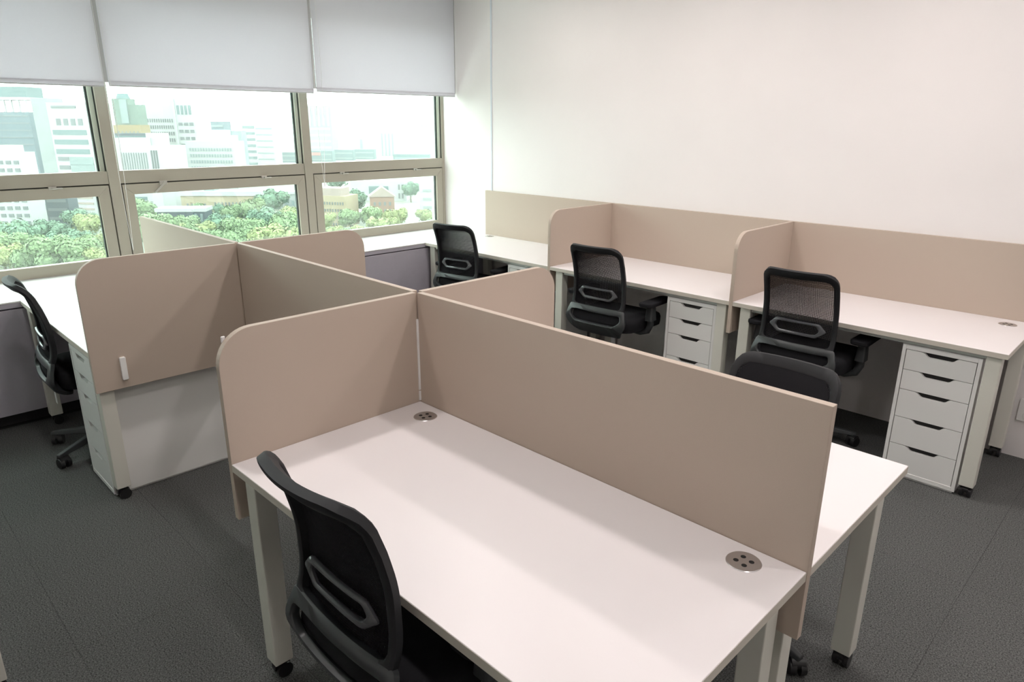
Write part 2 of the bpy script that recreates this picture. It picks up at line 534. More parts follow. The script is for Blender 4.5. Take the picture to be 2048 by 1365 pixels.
desk(.012, 1.400, .0125, .700, 'white desk behind the long board, its outer corner at the right aisle')
desk(-G - L2 + .05, -G - .012, -.700, -.0125, 'white desk by the left window with a drawer cabinet at its end', ixr=.002)
desk(-G - L2 + .05, -G - .012, .0125, .700, 'white desk hidden behind the left island boards')
desk(B1 + .001, B2 - .012, YB, YP - HP - .001, 'white wall row desk reaching the window sill', [(-2.56, 2.745)], .02)
desk(B2 + .012, B3 - .012, YB, YP - HP - .001, 'white wall row desk in the middle, between the two dividers', ixr=.02)
desk(B3 + .012, B4, YB, YP - HP - .001, 'white wall row desk at the right edge with one steel grommet', [(1.272, 2.70)], .02)
desk(-1.78, -.373, -1.972, -1.272, 'white desk leg just showing at the lower left corner')

# ------------------------------------------------------------------ drawer cabinets
CW, CD, CHT = .328, .56, .682
FH = [.100, .100, .142, .142, .142]
def make_cabinet():
    t = empty('drawer_cabinet')
    s = .016
    mb = MB()
    mb.box((0, 0, .012), (s, CD, CHT)).box((CW - s, 0, .012), (CW, CD, CHT))
    mb.box((s, 0, CHT - .022), (CW - s, CD, CHT)).box((s, 0, .012), (CW - s, CD, .034))
    mb.box((s, CD - .01, .034), (CW - s, CD, CHT - .022))
    mb.box((.01, .01, 0), (CW - .01, CD - .01, .012))
    mb.build('carcass', 'white_lacquer', t, bevel=.0012)
    z = CHT - .0245
    for h in FH:
        w = CW - 2 * s - .006
        z0, z1 = z - h + .0025, z
        c = CW / 2
        pts = [(c - w / 2, z0), (c + w / 2, z0), (c + w / 2, z1), (c + .076, z1), (c + .066, z1 - .005), (c + .053, z1 - .018), (c + .045, z1 - .021),
               (c - .045, z1 - .021), (c - .053, z1 - .018), (c - .066, z1 - .005), (c - .076, z1), (c - w / 2, z1)]
        d = empty('drawer')
        d.parent = t
        MB().prism(pts, lambda a, b, k: (a, .002 + .016 * k, b)).build('front', 'white_lacquer', d)
        MB().box((c - .085, .0182, z1 - .032), (c + .085, .022, z1 + .0018)).build('handle_slot', 'slot_black', d)
        MB().box((c - w / 2 + .01, .022, z0 + .01), (c + w / 2 - .01, CD - .03, z1 - .035)).build('drawer_box', 'slot_black', d)
        z -= h + .0005
    return t
cab = make_cabinet()
cabs = [(.9637, 'white five drawer cabinet under the right wall row desk, fully in view'),
        (-.349, 'white drawer cabinet under the middle wall row desk, cut off by the long board'),
        (-1.728, 'white drawer cabinet under the window corner desk, only its top showing')]
for i, (x, lab) in enumerate(cabs):
    o = cab if i == 0 else copy_tree(cab)
    o.location = (x, YB + .018, 0)
    tag(o, lab, 'cabinet', 'white drawer cabinets under the desks')
o = copy_tree(cab)
o.location = (-1.4755 - CW, -.688, 0)
tag(o, 'white drawer cabinet showing its plain side, under the left divider', 'cabinet', 'white drawer cabinets under the desks')

# ------------------------------------------------------------------ chairs
PROF = [(.365, -.115), (.382, -.172), (.415, -.215), (.46, -.236), (.50, -.232), (.54, -.218), (.58, -.204), (.62, -.198), (.67, -.199), (.74, -.209), (.82, -.233), (.88, -.258), (.92, -.282), (.945, -.303)]
def yprof(z):
    if z <= PROF[0][0]:
        return PROF[0][1]
    for i in range(len(PROF) - 1):
        (z0, y0), (z1, y1) = PROF[i], PROF[i + 1]
        if z <= z1:
            f = (z - z0) / (z1 - z0)
            ym = PROF[max(i - 1, 0)][1]
            yn = PROF[min(i + 2, len(PROF) - 1)][1]
            m0, m1 = (y1 - ym) / 2, (yn - y0) / 2
            return (2 * f ** 3 - 3 * f ** 2 + 1) * y0 + (f ** 3 - 2 * f ** 2 + f) * m0 + (-2 * f ** 3 + 3 * f ** 2) * y1 + (f ** 3 - f ** 2) * m1
    return PROF[-1][1]
def cs(x, z, off=0.0):
    """point of the curved back surface; off > 0 towards the sitter"""
    def P(x, z):
        return Vector((x, yprof(z) + (.40 + .65 * min(1, max(0, (z - .66) / .26))) * x * x, z))
    p = P(x, z)
    e = 1e-3
    n = (P(x, z + e) - P(x, z - e)).cross(P(x + e, z) - P(x - e, z)).normalized()
    if n.y < 0:
        n = -n
    return p + n * off
def dense(pts, step=.02):
    out = []
    for i in range(len(pts)):
        a, b = Vector(pts[i]), Vector(pts[(i + 1) % len(pts)])
        k = max(1, int((b - a).length / step))
        out += [tuple(a.lerp(b, j / k)) for j in range(k)]
    return out
def resample(pts, n):
    ds = [0]
    for i in range(len(pts)):
        ds.append(ds[-1] + (Vector(pts[(i + 1) % len(pts)]) - Vector(pts[i])).length)
    out = []
    k = 0
    for j in range(n):
        t = ds[-1] * j / n
        while ds[k + 1] < t:
            k += 1
        f = (t - ds[k]) / max(1e-9, ds[k + 1] - ds[k])
        out.append(tuple(Vector(pts[k]).lerp(Vector(pts[(k + 1) % len(pts)]), f)))
    return out
def ring(mb, outer, inner, t0, t1, n=84, start=None):
    """solid ring between two outlines laid on the back surface, from offset t0 (rear) to t1 (front)"""
    outer, inner = resample(outer, n), resample(inner, n)
    rows = []
    for A, B in zip(outer, inner):
        A, B = Vector(A), Vector(B)
        e = min(.006, (A - B).length * .3)
        d = (B - A).normalized()
        sec = [(A, t0 + .004), (A, t1 - .004), (A + d * e, t1), (B - d * e, t1), (B, t1 - .004), (B, t0 + .004), (B - d * e, t0), (A + d * e, t0)]
        rows.append([cs(p.x, p.y, o) for p, o in sec])
    vs = [p for r in rows for p in r]
    fs = []
    for i in range(n):
        j = (i + 1) % n
        fs += [(i * 8 + k, i * 8 + (k + 1) % 8, j * 8 + (k + 1) % 8, j * 8 + k) for k in range(8)]
    mb.add(vs, fs)
def make_chair():
    t = empty('office_chair')
    up = []
    # five-star base
    MB().cyl((0, 0, .075), (0, 0, .125), .042, .034, n=24).build('base_hub', 'chair_plastic', t, smooth=40)
    for k in range(5):
        th = R(90 + 72 * k + 8)
        c, s = math.cos(th), math.sin(th)
        mb = MB()
        rows = []
        for r, w, z0, z1 in ((.03, .026, .078, .118), (.15, .021, .072, .100), (.27, .017, .062, .082), (.30, .014, .060, .076)):
            rows.append([(c * r - s * w, s * r + c * w, z0), (c * r + s * w, s * r - c * w, z0), (c * r + s * w * .7, s * r - c * w * .7, z1), (c * r - s * w * .7, s * r + c * w * .7, z1)])
        vs = [p for q in rows for p in q]
        fs = [(0, 1, 2, 3), (15, 14, 13, 12)]
        for i in range(3):
            fs += [(i * 4 + j, i * 4 + (j + 1) % 4, i * 4 + 4 + (j + 1) % 4, i * 4 + 4 + j) for j in range(4)]
        mb.add(vs, fs)
        arm = mb.build('base_arm', 'chair_plastic', t, bevel=.004)
        cx, cy = c * .288, s * .272
        cm = MB()
        cm.cyl((cx, cy, .05), (cx, cy, .066), .009, n=10)
        a2 = R(40 * k)
        ax = Vector((math.cos(a2), math.sin(a2), 0))
        cc = Vector((cx, cy, .029))
        for sg in (-1, 1):
            cm.cyl(cc + ax * sg * .007, cc + ax * sg * .026, .029, .026, n=20)
        cm.cyl(cc - ax * .022 + Vector((0, 0, .014)), cc + ax * .022 + Vector((0, 0, .014)), .022, n=14)
        cm.build('caster', 'caster_black', arm, smooth=40)
    MB().cyl((0, 0, .10), (0, 0, .27), .026, n=20).build('gas_lift_sleeve', 'chair_plastic', t, smooth=40)
    up.append(MB().cyl((0, 0, .14), (0, 0, .40), .015, n=16).build('gas_lift_rod', 'steel', t, smooth=40))
    up.append(MB().box((-.085, -.13, .365), (.085, .10, .405)).build('tilt_mechanism', 'chair_plastic', t, bevel=.012))
    up.append(MB().box((-.045, -.17, .375), (.045, -.09, .40)).build('back_bracket', 'chair_plastic', t, bevel=.008))
    # seat
    pts = rounded([(-.225, -.185, .10), (.225, -.185, .10), (.245, .25, .11), (-.245, .25, .11)], 8)
    mb = MB()
    n = len(pts)
    lv = [(.405, .93), (.412, .985), (.435, 1.0), (.462, 1.0), (.480, .975), (.490, .91), (.494, .6)]
    vs = []
    for z, sc in lv:
        vs += [(a * sc, .03 + (b - .03) * sc, z - .012 * max(0, (b - .12) / .13) ** 2) for a, b in pts]
    fs = [tuple(range(n - 1, -1, -1)), tuple(range((len(lv) - 1) * n, len(lv) * n))]
    for i in range(len(lv) - 1):
        fs += [(i * n + k, i * n + (k + 1) % n, (i + 1) * n + (k + 1) % n, (i + 1) * n + k) for k in range(n)]
    mb.add(vs, fs)
    up.append(mb.build('seat', 'chair_fabric', t, smooth=50))
    # back frame: upper ring around the mesh
    OA = dense(rounded([(-.193, .528, .03), (.193, .528, .03), (.187, .945, .060), (-.187, .945, .060)], 8))
    IA = dense(rounded([(-.170, .557, .018), (.170, .557, .018), (.163, .908, .036), (-.163, .908, .036)], 8))
    mb = MB()
    ring(mb, OA, IA, -.013, .013)
    fr = mb.build('back_frame', 'chair_frame', t, smooth=45)
    up.append(fr)
    # lower shell with the slot
    OB = dense(rounded([(-.155, .372, .075), (.155, .372, .075), (.226, .465, .06), (.198, .556, .02), (-.198, .556, .02), (-.226, .465, .06)], 8))
    IB = dense(rounded([(-.142, .458, .03), (.142, .458, .03), (.186, .490, .02), (.176, .522, .012), (-.176, .522, .012), (-.186, .490, .02)], 8))
    mb = MB()
    ring(mb, OB, IB, -.014, .010)
    up.append(mb.build('lower_shell', 'chair_plastic', t, smooth=45))
    # mesh
    def half(z, pts):
        hit = []
        for i in range(len(pts)):
            (a, b), (c, d) = pts[i], pts[(i + 1) % len(pts)]
            if (b - z) * (d - z) <= 0 and b != d:
                hit.append(abs(a + (c - a) * (z - b) / (d - b)))
        return max(hit) if hit else 0
    mb = MB()
    def strand(pts, wd, vertical):
        vs = []
        for (x, z) in pts:
            if vertical:
                q = [(x - wd, z, .0082), (x + wd, z, .0082), (x + wd, z, .0098), (x - wd, z, .0098)]
            else:
                q = [(x, z - wd, .0082), (x, z + wd, .0082), (x, z + wd, .0098), (x, z - wd, .0098)]
            vs += [cs(*p) for p in q]
        fs = []
        for i in range(len(pts) - 1):
            fs += [(i * 4 + k, i * 4 + (k + 1) % 4, i * 4 + 4 + (k + 1) % 4, i * 4 + 4 + k) for k in range(4)]
        mb.add(vs, fs)
    zs = [.552 + (.914 - .552) * j / 12 for j in range(13)]
    PIT = .0045
    for i in range(-37, 38):
        strand([(i * PIT, z) for z in zs], .0011, True)
    for j in range(int((.914 - .552) / PIT)):
        z = .552 + PIT * (j + .5)
        w = half(min(max(z, .5575), .9075), IA) + .005
        strand([(-w + 2 * w * i / 8, z) for i in range(9)], .0011, False)
    up.append(mb.build('back_mesh', 'chair_fabric', t))
    # dark padded lining of the slot
    mb = MB()
    vs = []
    for j in range(7):
        z = .452 + (.530 - .452) * j / 6
        vs += [cs(-.18 + .36 * i / 12, z, .012) for i in range(13)]
    mb.add(vs, [(j * 13 + i, j * 13 + i + 1, (j + 1) * 13 + i + 1, (j + 1) * 13 + i) for j in range(6) for i in range(12)])
    up.append(mb.build('back_lining', 'chair_fabric', t, smooth=60))
    # lumbar loop
    OL = dense(rounded([(-.098, .600, .012), (.098, .600, .012), (.146, .639, .006), (.110, .677, .012), (-.110, .677, .012), (-.146, .639, .006)], 5), .01)
    IL = dense(rounded([(-.090, .616, .012), (.090, .616, .012), (.112, .639, .014), (.096, .665, .012), (-.096, .665, .012), (-.112, .639, .014)], 5), .01)
    mb = MB()
    ring(mb, OL, IL, -.018, -.004, n=72)
    up.append(mb.build('lumbar_support', 'lumbar_plastic', t, smooth=45))
    # arm rests
    for s in (-1, 1):
        ar = empty('arm_rest')
        ar.parent = t
        up.append(ar)
        MB().tube([(s * .08, .0, .392), (s * .20, .0, .386), (s * .250, .0, .405), (s * .270, -.005, .45), (s * .272, -.01, .51)], [.016, .017, .019, .02, .02], n=12).build('arm_bracket', 'chair_plastic', ar, smooth=50)
        MB().prism(rounded([(-.024, -.034, .01), (.024, -.034, .01), (.024, .034, .01), (-.024, .034, .01)], 4), lambda a, b, k: (s * .272 + a * (1 - .25 * k), -.01 + b * (1 - .2 * k), .48 + .098 * k)).build('arm_post', 'chair_plastic', ar, smooth=40)
        MB().prism(rounded([(s * .272 - .047, -.10, .03), (s * .272 + .047, -.10, .03), (s * .272 + .043, .18, .038), (s * .272 - .043, .18, .038)], 6), lambda a, b, k: (a, b, .576 + .026 * k)).build('arm_pad', 'chair_fabric', ar, bevel=.008, seg=3)
    for o in up:
        o['lifts'] = 1
    return t
chair = make_chair()
def place_chair(x, y, rz, lift, label, first=False):
    """x, y: middle of the top edge of the backrest"""
    o = chair if first else copy_tree(chair)
    a = R(rz)
    d = Vector((-math.sin(a), math.cos(a), 0))
    o.location = Vector((x, y, 0)) + d * .285
    o.rotation_euler.z = a
    for k in kids(o):
        if k.get('lifts'):
            k.location.z = lift
    tag(o, label, 'office chair', 'black mesh office chairs')
    return o
CHAIRS = [(.703, -.853, 0, .070, 'black mesh chair in the foreground, pushed in at the near white desk'),
          (-2.126, -.815, -4, .006, 'black mesh chair by the left window, seen almost from the side'),
          (.500, 1.945, 1, .050, 'black mesh chair at the right wall row desk'),
          (-.700, 1.835, 3, .036, 'black mesh chair at the middle wall row desk'),
          (-2.055, 1.862, 10, .025, 'black mesh chair at the wall row desk by the window corner'),
          (.965, .848, 179, -.032, 'black chair back rising behind the long board, facing the camera')]
objs = [place_chair(*c) for c in CHAIRS[:-1]] + [place_chair(*CHAIRS[-1], first=True)]
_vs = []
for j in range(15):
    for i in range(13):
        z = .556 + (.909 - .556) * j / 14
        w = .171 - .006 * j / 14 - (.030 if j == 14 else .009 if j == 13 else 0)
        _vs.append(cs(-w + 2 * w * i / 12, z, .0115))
MB().add(_vs, [(j * 13 + i, j * 13 + i + 1, (j + 1) * 13 + i + 1, (j + 1) * 13 + i) for j in range(14) for i in range(12)]).build('dark_sheet', 'chair_fabric', objs[-1], smooth=60, loc=(0, 0, -.032))  # added opaque sheet, darkens the mesh like the shaded floor behind it
for k in kids(objs[1]):
    if k.name.startswith(('base_arm', 'base_hub')):
        k.rotation_euler.z = R(-12)
MB().box((.062, -.205, .318), (.104, -.202, .380)).build('label_tag', 'plastic_white', objs[1], loc=(0, 0, .006))

# ------------------------------------------------------------------ wall socket
t = tag(empty('wall_socket', (1.425, YW, .265)), 'white wall socket plate low on the wall at the right edge', 'socket')
MB().prism(rounded([(-.045, -.06, .008), (.045, -.06, .008), (.045, .06, .008), (-.045, .06, .008)], 4), lambda a, b, k: (a, -.010 * k, b)).build('plate', 'plastic_white', t, bevel=.002)
for s in (-1, 1):
    k = MB().cyl((0, -.0101, s * .027), (0, -.0125, s * .027), .021, .020, n=28).build('socket', 'plastic_white', t, smooth=30)
    for q in (-1, 1):
        MB().cyl((q * .008, -.0125, s * .027), (q * .008, -.0132, s * .027), .003, n=10).build('pin_hole', 'dark_hole', k)
# ------------------------------------------------------------------ the city outside, seen through the glass
GZ = -42.0
mat('city_ground', (.17, .19, .155), .9, noise=(.02, .12))
mat('asphalt', (.40, .41, .41), .9)
CITY = {'white': (.31, .32, .32), 'pale': (.20, .22, .22), 'cream': (.27, .225, .155), 'grey': (.15, .165, .17), 'dark': (.06, .075, .088), 'gold': (.21, .155, .075),
        'brick': (.21, .135, .105), 'teal': (.085, .13, .135), 'blue': (.085, .118, .138), 'green': (.11, .15, .125), 'mist': (.17, .215, .215), 'rose': (.25, .205, .185), 'roof': (.2, .205, .2)}
for k, c in CITY.items():
    mat('city_' + k, c, .7, spec=.3, noise=(.15, .05))
for k, c in {'win_dark': (.055, .065, .07), 'win_teal': (.085, .13, .135), 'win_grey': (.105, .12, .125), 'win_pale': (.15, .19, .19)}.items():
    mat(k, c, .35, spec=.5)
struct(MB().box((-1700, -900, GZ - 2), (-40, 1900, GZ)).build('ground', 'city_ground'))

class Bld:
    """u0..u1: left and right edge in the photograph at the roof line v; d: how far it stands (m)"""
    def __init__(s, name, label, u0, u1, v, d, m, turn=0, depth=.7, cat='building'):
        a, b = at_depth(u0, v, d), at_depth(u1, v, d)
        s.w = math.hypot(b.x - a.x, b.y - a.y)
        s.h = (a.z + b.z) / 2 - GZ
        c = (a + b) / 2
        yaw = math.atan2(b.y - a.y, b.x - a.x) + R(turn)
        s.t = tag(empty(name, (c.x, c.y, GZ), yaw), label, cat)
        s.dep = s.w * depth
        s.px = d / FPX                       # metres per pixel there
        MB().box((-s.w / 2, 0, 0), (s.w / 2, s.dep, s.h)).build('block', m, s.t)
    def slab(s, name, x0, x1, z0, z1, m, out=.4, y=None):
        """x as share of the width, z measured down from the roof in metres"""
        return MB().box((s.w * (x0 - .5), -out, s.h - z1), (s.w * (x1 - .5), -.02 if y is None else y, s.h - z0)).build(name, m, s.t)
    def up(s, name, x0, x1, dz, m, y0=.15, y1=.85, base=0.0):
        return MB().box((s.w * (x0 - .5), s.dep * y0, s.h + base), (s.w * (x1 - .5), s.dep * y1, s.h + base + dz)).build(name, m, s.t)
    def bands(s, x0, x1, z0, step, n, frac, m, name='window_band'):
        for i in range(n):
            s.slab(name, x0, x1, z0 + i * step, z0 + i * step + step * frac, m, .25)
    def windows(s, x0, x1, nx, z0, step, nz, m, fx=.55, fz=.5, joined=False):
        proto = None
        cw = s.w * (x1 - x0) / nx
        mb = MB()
        for j in range(nz):
            for i in range(nx):
                X = s.w * (x0 - .5) + cw * (i + .5)
                Z = s.h - z0 - step * (j + .5)
                a, b = (-cw * fx / 2, -.25, -step * fz / 2), (cw * fx / 2, -.02, step * fz / 2)
                if joined:
                    mb.box((X + a[0], a[1], Z + a[2]), (X + b[0], b[1], Z + b[2]))
                elif proto is None:
                    proto = MB().box(a, b).build('window', m, s.t, loc=(X, 0, Z))
                else:
                    inst(proto, 'window', s.t, (X, 0, Z))
        if joined:
            o = mb.build('window_grid', m, s.t)
            o['kind'] = 'stuff'
    def sidebands(s, z0, step, n, frac, m, side=1):
        for i in range(n):
            X = s.w / 2 * side
            MB().box((min(X, X + .25 * side), s.dep * .08, s.h - z0 - i * step - step * frac), (max(X, X + .25 * side), s.dep * .92, s.h - z0 - i * step)).build('window_band', m, s.t)

# --- behind the leftmost window
b = Bld('glass_tower', 'blue-grey glass tower at the left edge with open white crown', -75, 57, 224, 420, 'city_blue', 0, .5)
b.bands(.02, .98, 2, 4.2, 16, .12, 'win_grey')
for i in range(6):
    b.up('crown_column', .40 + .11 * i, .43 + .11 * i, 7, 'city_white', .02, .08)
b.up('crown_beam', .0, 1.0, 1.6, 'city_white', .0, .9, 7)
b.up('penthouse', .30, .98, 6, 'city_teal', .1, .9, 8.6)
b = Bld('office_tower', 'white office tower with grey flank and teal window bands, left window', 88, 172, 205, 340, 'city_white', -6, .9)
b.slab('flank', -.40, 0.0, -2, b.h, 'city_pale', -.6, 12)
b.slab('roof_sign_slot', .12, .75, 1.5, 2.6, 'win_grey')
b.windows(.15, .9, 4, 7.2, 4, 1, 'win_grey', .6, .8)
b.bands(.05, .92, 13, 4.6, 3, .5, 'win_teal')
b.bands(.06, .34, 26, 4.2, 12, .45, 'win_grey')
b.slab('curtain_wall', .36, .97, 26, b.h - 14, 'win_pale', .3)
for i in range(12):
    b.slab('spandrel', .36, .97, 29 + 4.4 * i, 29.7 + 4.4 * i, 'city_mist', .5)
b = Bld('apartment_block', 'white block with rows of grey square windows, lower left window', -70, 36, 306, 255, 'city_white', 4, .5)
b.windows(.12, .985, 6, 2.0, 2.8, 13, 'win_grey', .62, .46)
b.up('roof_house', .5, .85, 2.6, 'city_white')
b = Bld('low_building', 'small pale building among the trees beside the white window-grid block', 55, 100, 408, 300, 'city_pale', 10, .8)
b.windows(.1, .9, 4, 1.0, 2.4, 4, 'win_grey', .55, .5)
b.up('stair_house', .1, .5, 2.2, 'city_white')
b = Bld('office_block', 'dark grey slab behind the park trees, lower left window', 84, 130, 372, 285, 'city_dark', 0, .7)
b.bands(.08, .92, 2, 3.6, 5, .3, 'win_grey')
b = Bld('office_block', 'pale pinkish block with thin bands, right end of the leftmost window', 132, 186, 372, 335, 'city_white', -8, .7)
b.bands(.04, .96, 2.5, 2.7, 8, .34, 'city_rose')
# --- behind the middle window
b = Bld('stepped_tower', 'green and gold tower with curved top, middle window', 226, 280, 250, 430, 'city_gold', 0, .7)
b.windows(.1, .95, 6, 2.5, 4.5, 3, 'win_grey', .35, .45)
for (p, q, dz, m) in ((.05, .62, 15.5, 'city_green'), (.62, .98, 12, 'city_green')):
    b.up('upper_block', p, q, dz, m, .1, .9)
o = MB().cyl((b.w * -.16, b.dep * .5, b.h + 15.5), (b.w * -.16, b.dep * .5, b.h + 18.5), b.w * .24, b.w * .18, n=24).build('round_top', 'city_teal', b.t, smooth=40)
b.slab('glass_strip', .34, .60, -15, -1, 'win_pale', -.2, 6)
b = Bld('glass_block', 'low dark glass block under the gold tower, middle window', 222, 296, 272, 395, 'city_teal', 0, .6)
for i in range(9):
    b.slab('mullion', .06 + .1 * i, .075 + .1 * i, 1, 12, 'city_pale', .3)
b.up('roof_slab', .05, .95, 1.4, 'city_dark')
b = Bld('civic_building', 'white building with dark vertical fins, lower left of the middle window', 214, 352, 291, 350, 'city_white', 0, .3)
for i in range(11):
    b.slab('fin_gap', .18 + .036 * i, .194 + .036 * i, 3.6, 14, 'win_grey', .3)
for i in range(3):
    b.slab('fin_gap', .62 + .036 * i, .640 + .036 * i, 2.4, 14, 'win_dark', .3)
b.up('roof_house', .1, .62, 3.6, 'city_white', .1, .8)
b.up('lift_house', .55, .80, 6.0, 'city_white', .2, .8)
b = Bld('high_rise', 'tall white high-rise with fine window grid, middle window', 279, 386, 197, 460, 'city_white', -4, .6)
b.windows(.02, .62, 14, 12, 4.2, 18, 'win_dark', .45, .55, True)
b.windows(.66, .96, 4, 4, 6.5, 1, 'win_teal', .6, .9)
b.windows(.66, .98, 3, 14, 4.6, 17, 'win_grey', .74, .42)
b.slab('band', .60, .645, 0, b.h, 'city_white', .8)
b = Bld('glass_block', 'pale blue glass block right of the white high-rise', 392, 446, 243, 620, 'city_blue', 0, .7)
b.bands(.03, .97, 3, 6, 7, .3, 'win_pale')
b = Bld('hotel', 'stepped white block with faint window rows, centre of the middle window', 370, 466, 283, 420, 'city_white', 0, .6)
b.windows(.06, .96, 16, 3, 3.6, 6, 'win_pale', .6, .5, True)
b.up('upper_step', .2, .92, 3.4, 'city_white')
b.up('upper_step', .42, .78, 3.2, 'city_white', .2, .8, 3.4)
b = Bld('glass_tower', 'very pale teal glass tower right of the stepped white block', 448, 482, 262, 680, 'city_mist', 0, .8)
b.slab('glazing', .55, .9, 3, b.h, 'win_pale', .3)
b = Bld('office_tower', 'hazy white tower with teal bands, right part of the middle window', 482, 544, 240, 720, 'city_white', 0, .7)
b.bands(.02, .40, 6, 6.2, 11, .42, 'win_teal')
b.bands(.44, .96, 8, 6.2, 10, .22, 'win_pale')
b = Bld('low_block', 'low dark teal roofline beside the second mullion', 550, 600, 305, 780, 'city_teal', 0, .5)
b.bands(.05, .95, 3, 5, 3, .3, 'win_pale')
# --- behind the right window
b = Bld('office_tower', 'pale grey banded tower just right of the second mullion', 584, 660, 212, 860, 'city_pale', 0, .6)
b.bands(.40, .96, 26, 7.5, 6, .35, 'city_white')
for i in range(5):
    b.slab('pier', .42 + .12 * i, .47 + .12 * i, 2, 24, 'city_white', .8)
for (u0, u1, v, d, lab) in ((616, 664, 302, 800, 'low teal block with red sign under the pale banded tower'), (668, 706, 300, 830, 'low teal block left of the centre of the right window'), (706, 748, 299, 860, 'low teal block in the centre of the right window'), (786, 858, 309, 700, 'long low teal block near the right jamb')):
    b = Bld('low_block', lab, u0, u1, v, d, 'city_teal', 0, .5)
    b.bands(.05, .95, 3, 6, 3, .28, 'win_pale')
    if u0 == 616:
        mat('sign_red', (.5, .12, .1), .6)
        b.slab('sign', .15, .5, 2, 5, 'sign_red')
b = Bld('slim_tower', 'faint white slim tower, left of two in the right window', 702, 726, 264, 980, 'city_white', 0, .8)
b.slab('glazing', .7, .9, 10, 40, 'win_pale', .5)
b = Bld('slim_tower', 'faint white tower with vertical stripes in the right window', 758, 790, 264, 940, 'city_white', 0, .8)
for i in range(4):
    b.slab('stripe', .12 + .22 * i, .2 + .22 * i, 2, b.h, 'win_pale', .5)
b = Bld('office_tower', 'faint white tower beside the right window jamb', 838, 905, 250, 900, 'city_white', 0, .6)
b.slab('edge_line', .02, .98, 0, 2.4, 'city_pale', .5)
# --- nearer buildings below the transom
b = Bld('office_block', 'white block with teal strip windows at the lower left of the middle window', 236, 304, 384, 300, 'city_white', 0, .6)
b.bands(.10, .84, 2.1, 3.1, 7, .42, 'win_teal')
b = Bld('hall', 'low dark hall with white flat roof behind the park trees', 316, 408, 424, 262, 'city_dark', 6, .5)
b.up('roof_slab', -.04, 1.02, 1.3, 'city_white', -.05, 1)
b.windows(.74, .98, 2, .6, 4, 1, 'win_pale', .4, .9)
b = Bld('museum', 'long cream building with tall windows behind the park trees', 362, 520, 392, 345, 'city_cream', 2, .3)
b.windows(.05, .32, 5, 3.2, 4.0, 1, 'win_grey', .4, .7)
b.windows(.40, .80, 9, 2.2, 6.2, 1, 'win_grey', .36, .7)
b.up('roof', -.02, 1.02, 2.2, 'city_white', -.05, 1)
b.up('roof_vent', .28, .4, 4.5, 'city_mist', .2, .8)
b = Bld('annex', 'pale annex at the right end of the cream building', 512, 600, 388, 360, 'city_pale', -4, .4)
b.windows(.1, .9, 6, 2, 5, 2, 'win_pale', .4, .5)
b.up('roof', -.02, 1.02, 1.2, 'city_white', -.05, 1)
b = Bld('brick_building', 'beige brick building with window rows at the lower left of the right window', 600, 694, 392, 300, 'city_cream', -14, .6)
b.windows(.42, .97, 9, 1.6, 3.0, 4, 'win_grey', .42, .4)
b.up('roof_step', .4, .86, 3.2, 'city_rose', .1, .8)
b = Bld('brick_house', 'reddish brick house with gabled roof in the right window', 740, 788, 394, 305, 'city_brick', 12, .8)
MB().prism([(-b.w / 2 - .6, b.h), (b.w / 2 + .6, b.h), (0, b.h + 4.2)], lambda a, c, k: (a, -.5 + (b.dep + 1) * k, c)).build('gable_roof', 'city_rose', b.t)
b.windows(.08, .92, 4, 1.4, 3.2, 3, 'win_grey', .4, .5)
b = Bld('white_hall', 'white hall with a strip of teal glass behind the brick house', 700, 812, 362, 400, 'city_white', 0, .4)
b.slab('glass_strip', .33, .68, 3, 9, 'win_teal')
b.windows(.06, .26, 3, 5, 4, 1, 'win_grey', .6, .4)
b.windows(.84, .96, 2, 1, 5, 4, 'win_grey', .5, .6)
b = Bld('white_block', 'plain white block beside the right window jamb', 838, 905, 366, 330, 'city_white', 0, .5)
b.bands(.1, .5, 3, 4, 3, .3, 'city_pale')

# --- trees: three crown shapes shared by all
mat('leaf_a', (.160, .225, .120), .8, spec=.2, noise=(.5, .35), vary=.12)
mat('leaf_b', (.125, .200, .140), .8, spec=.2, noise=(.5, .35), vary=.12)
mat('leaf_c', (.215, .250, .118), .8, spec=.2, noise=(.5, .35), vary=.12)
mat('bark', (.12, .10, .08), .9)
from mathutils import noise as mnoise
def crown_mesh(seed, m):
    rnd = random.Random(seed)
    mb = MB()
    blobs = [(Vector((0, 0, 0)), .66)]
    for k in range(9):
        blobs.append((Vector((rnd.uniform(-.6, .6), rnd.uniform(-.6, .6), rnd.uniform(-.3, .5))), rnd.uniform(.3, .5)))
    bm = bmesh.new()
    for c, r in blobs:
        g = bmesh.ops.create_icosphere(bm, subdivisions=2, radius=r * .9)
        for v in g['verts']:
            v.co *= 1 + .2 * mnoise.noise(v.co * 6 + c * 9)
            v.co += c
    me = bpy.data.meshes.new('crown')
    bm.to_mesh(me)
    bm.free()
    vs = [tuple(v.co) for v in me.vertices]
    fs = [tuple(p.vertices) for p in me.polygons]
    for k in range(5200):                          # leaf sprays
        c, r = rnd.choice(blobs)
        n = Vector((rnd.gauss(0, 1), rnd.gauss(0, 1), rnd.gauss(0, 1))).normalized()
        p = c + n * r * rnd.uniform(.80, 1.28)
        a = Vector((rnd.gauss(0, 1), rnd.gauss(0, 1), rnd.gauss(0, 1))).normalized()
        q = n.cross(a) + n * rnd.uniform(-.5, .5)
        q2 = q.cross(n)
        e = rnd.uniform(.035, .10)
        o = len(vs)
        vs += [tuple(p + q * e), tuple(p + q2 * e), tuple(p - q * e), tuple(p - q2 * e)]
        fs.append((o, o + 1, o + 2, o + 3))
    me2 = bpy.data.meshes.new('crown')
    me2.from_pydata(vs, [], fs)
    me2.materials.append(MATS[m])
    return me2
CROWN = [crown_mesh(3, 'leaf_a'), crown_mesh(11, 'leaf_b'), crown_mesh(23, 'leaf_c')]
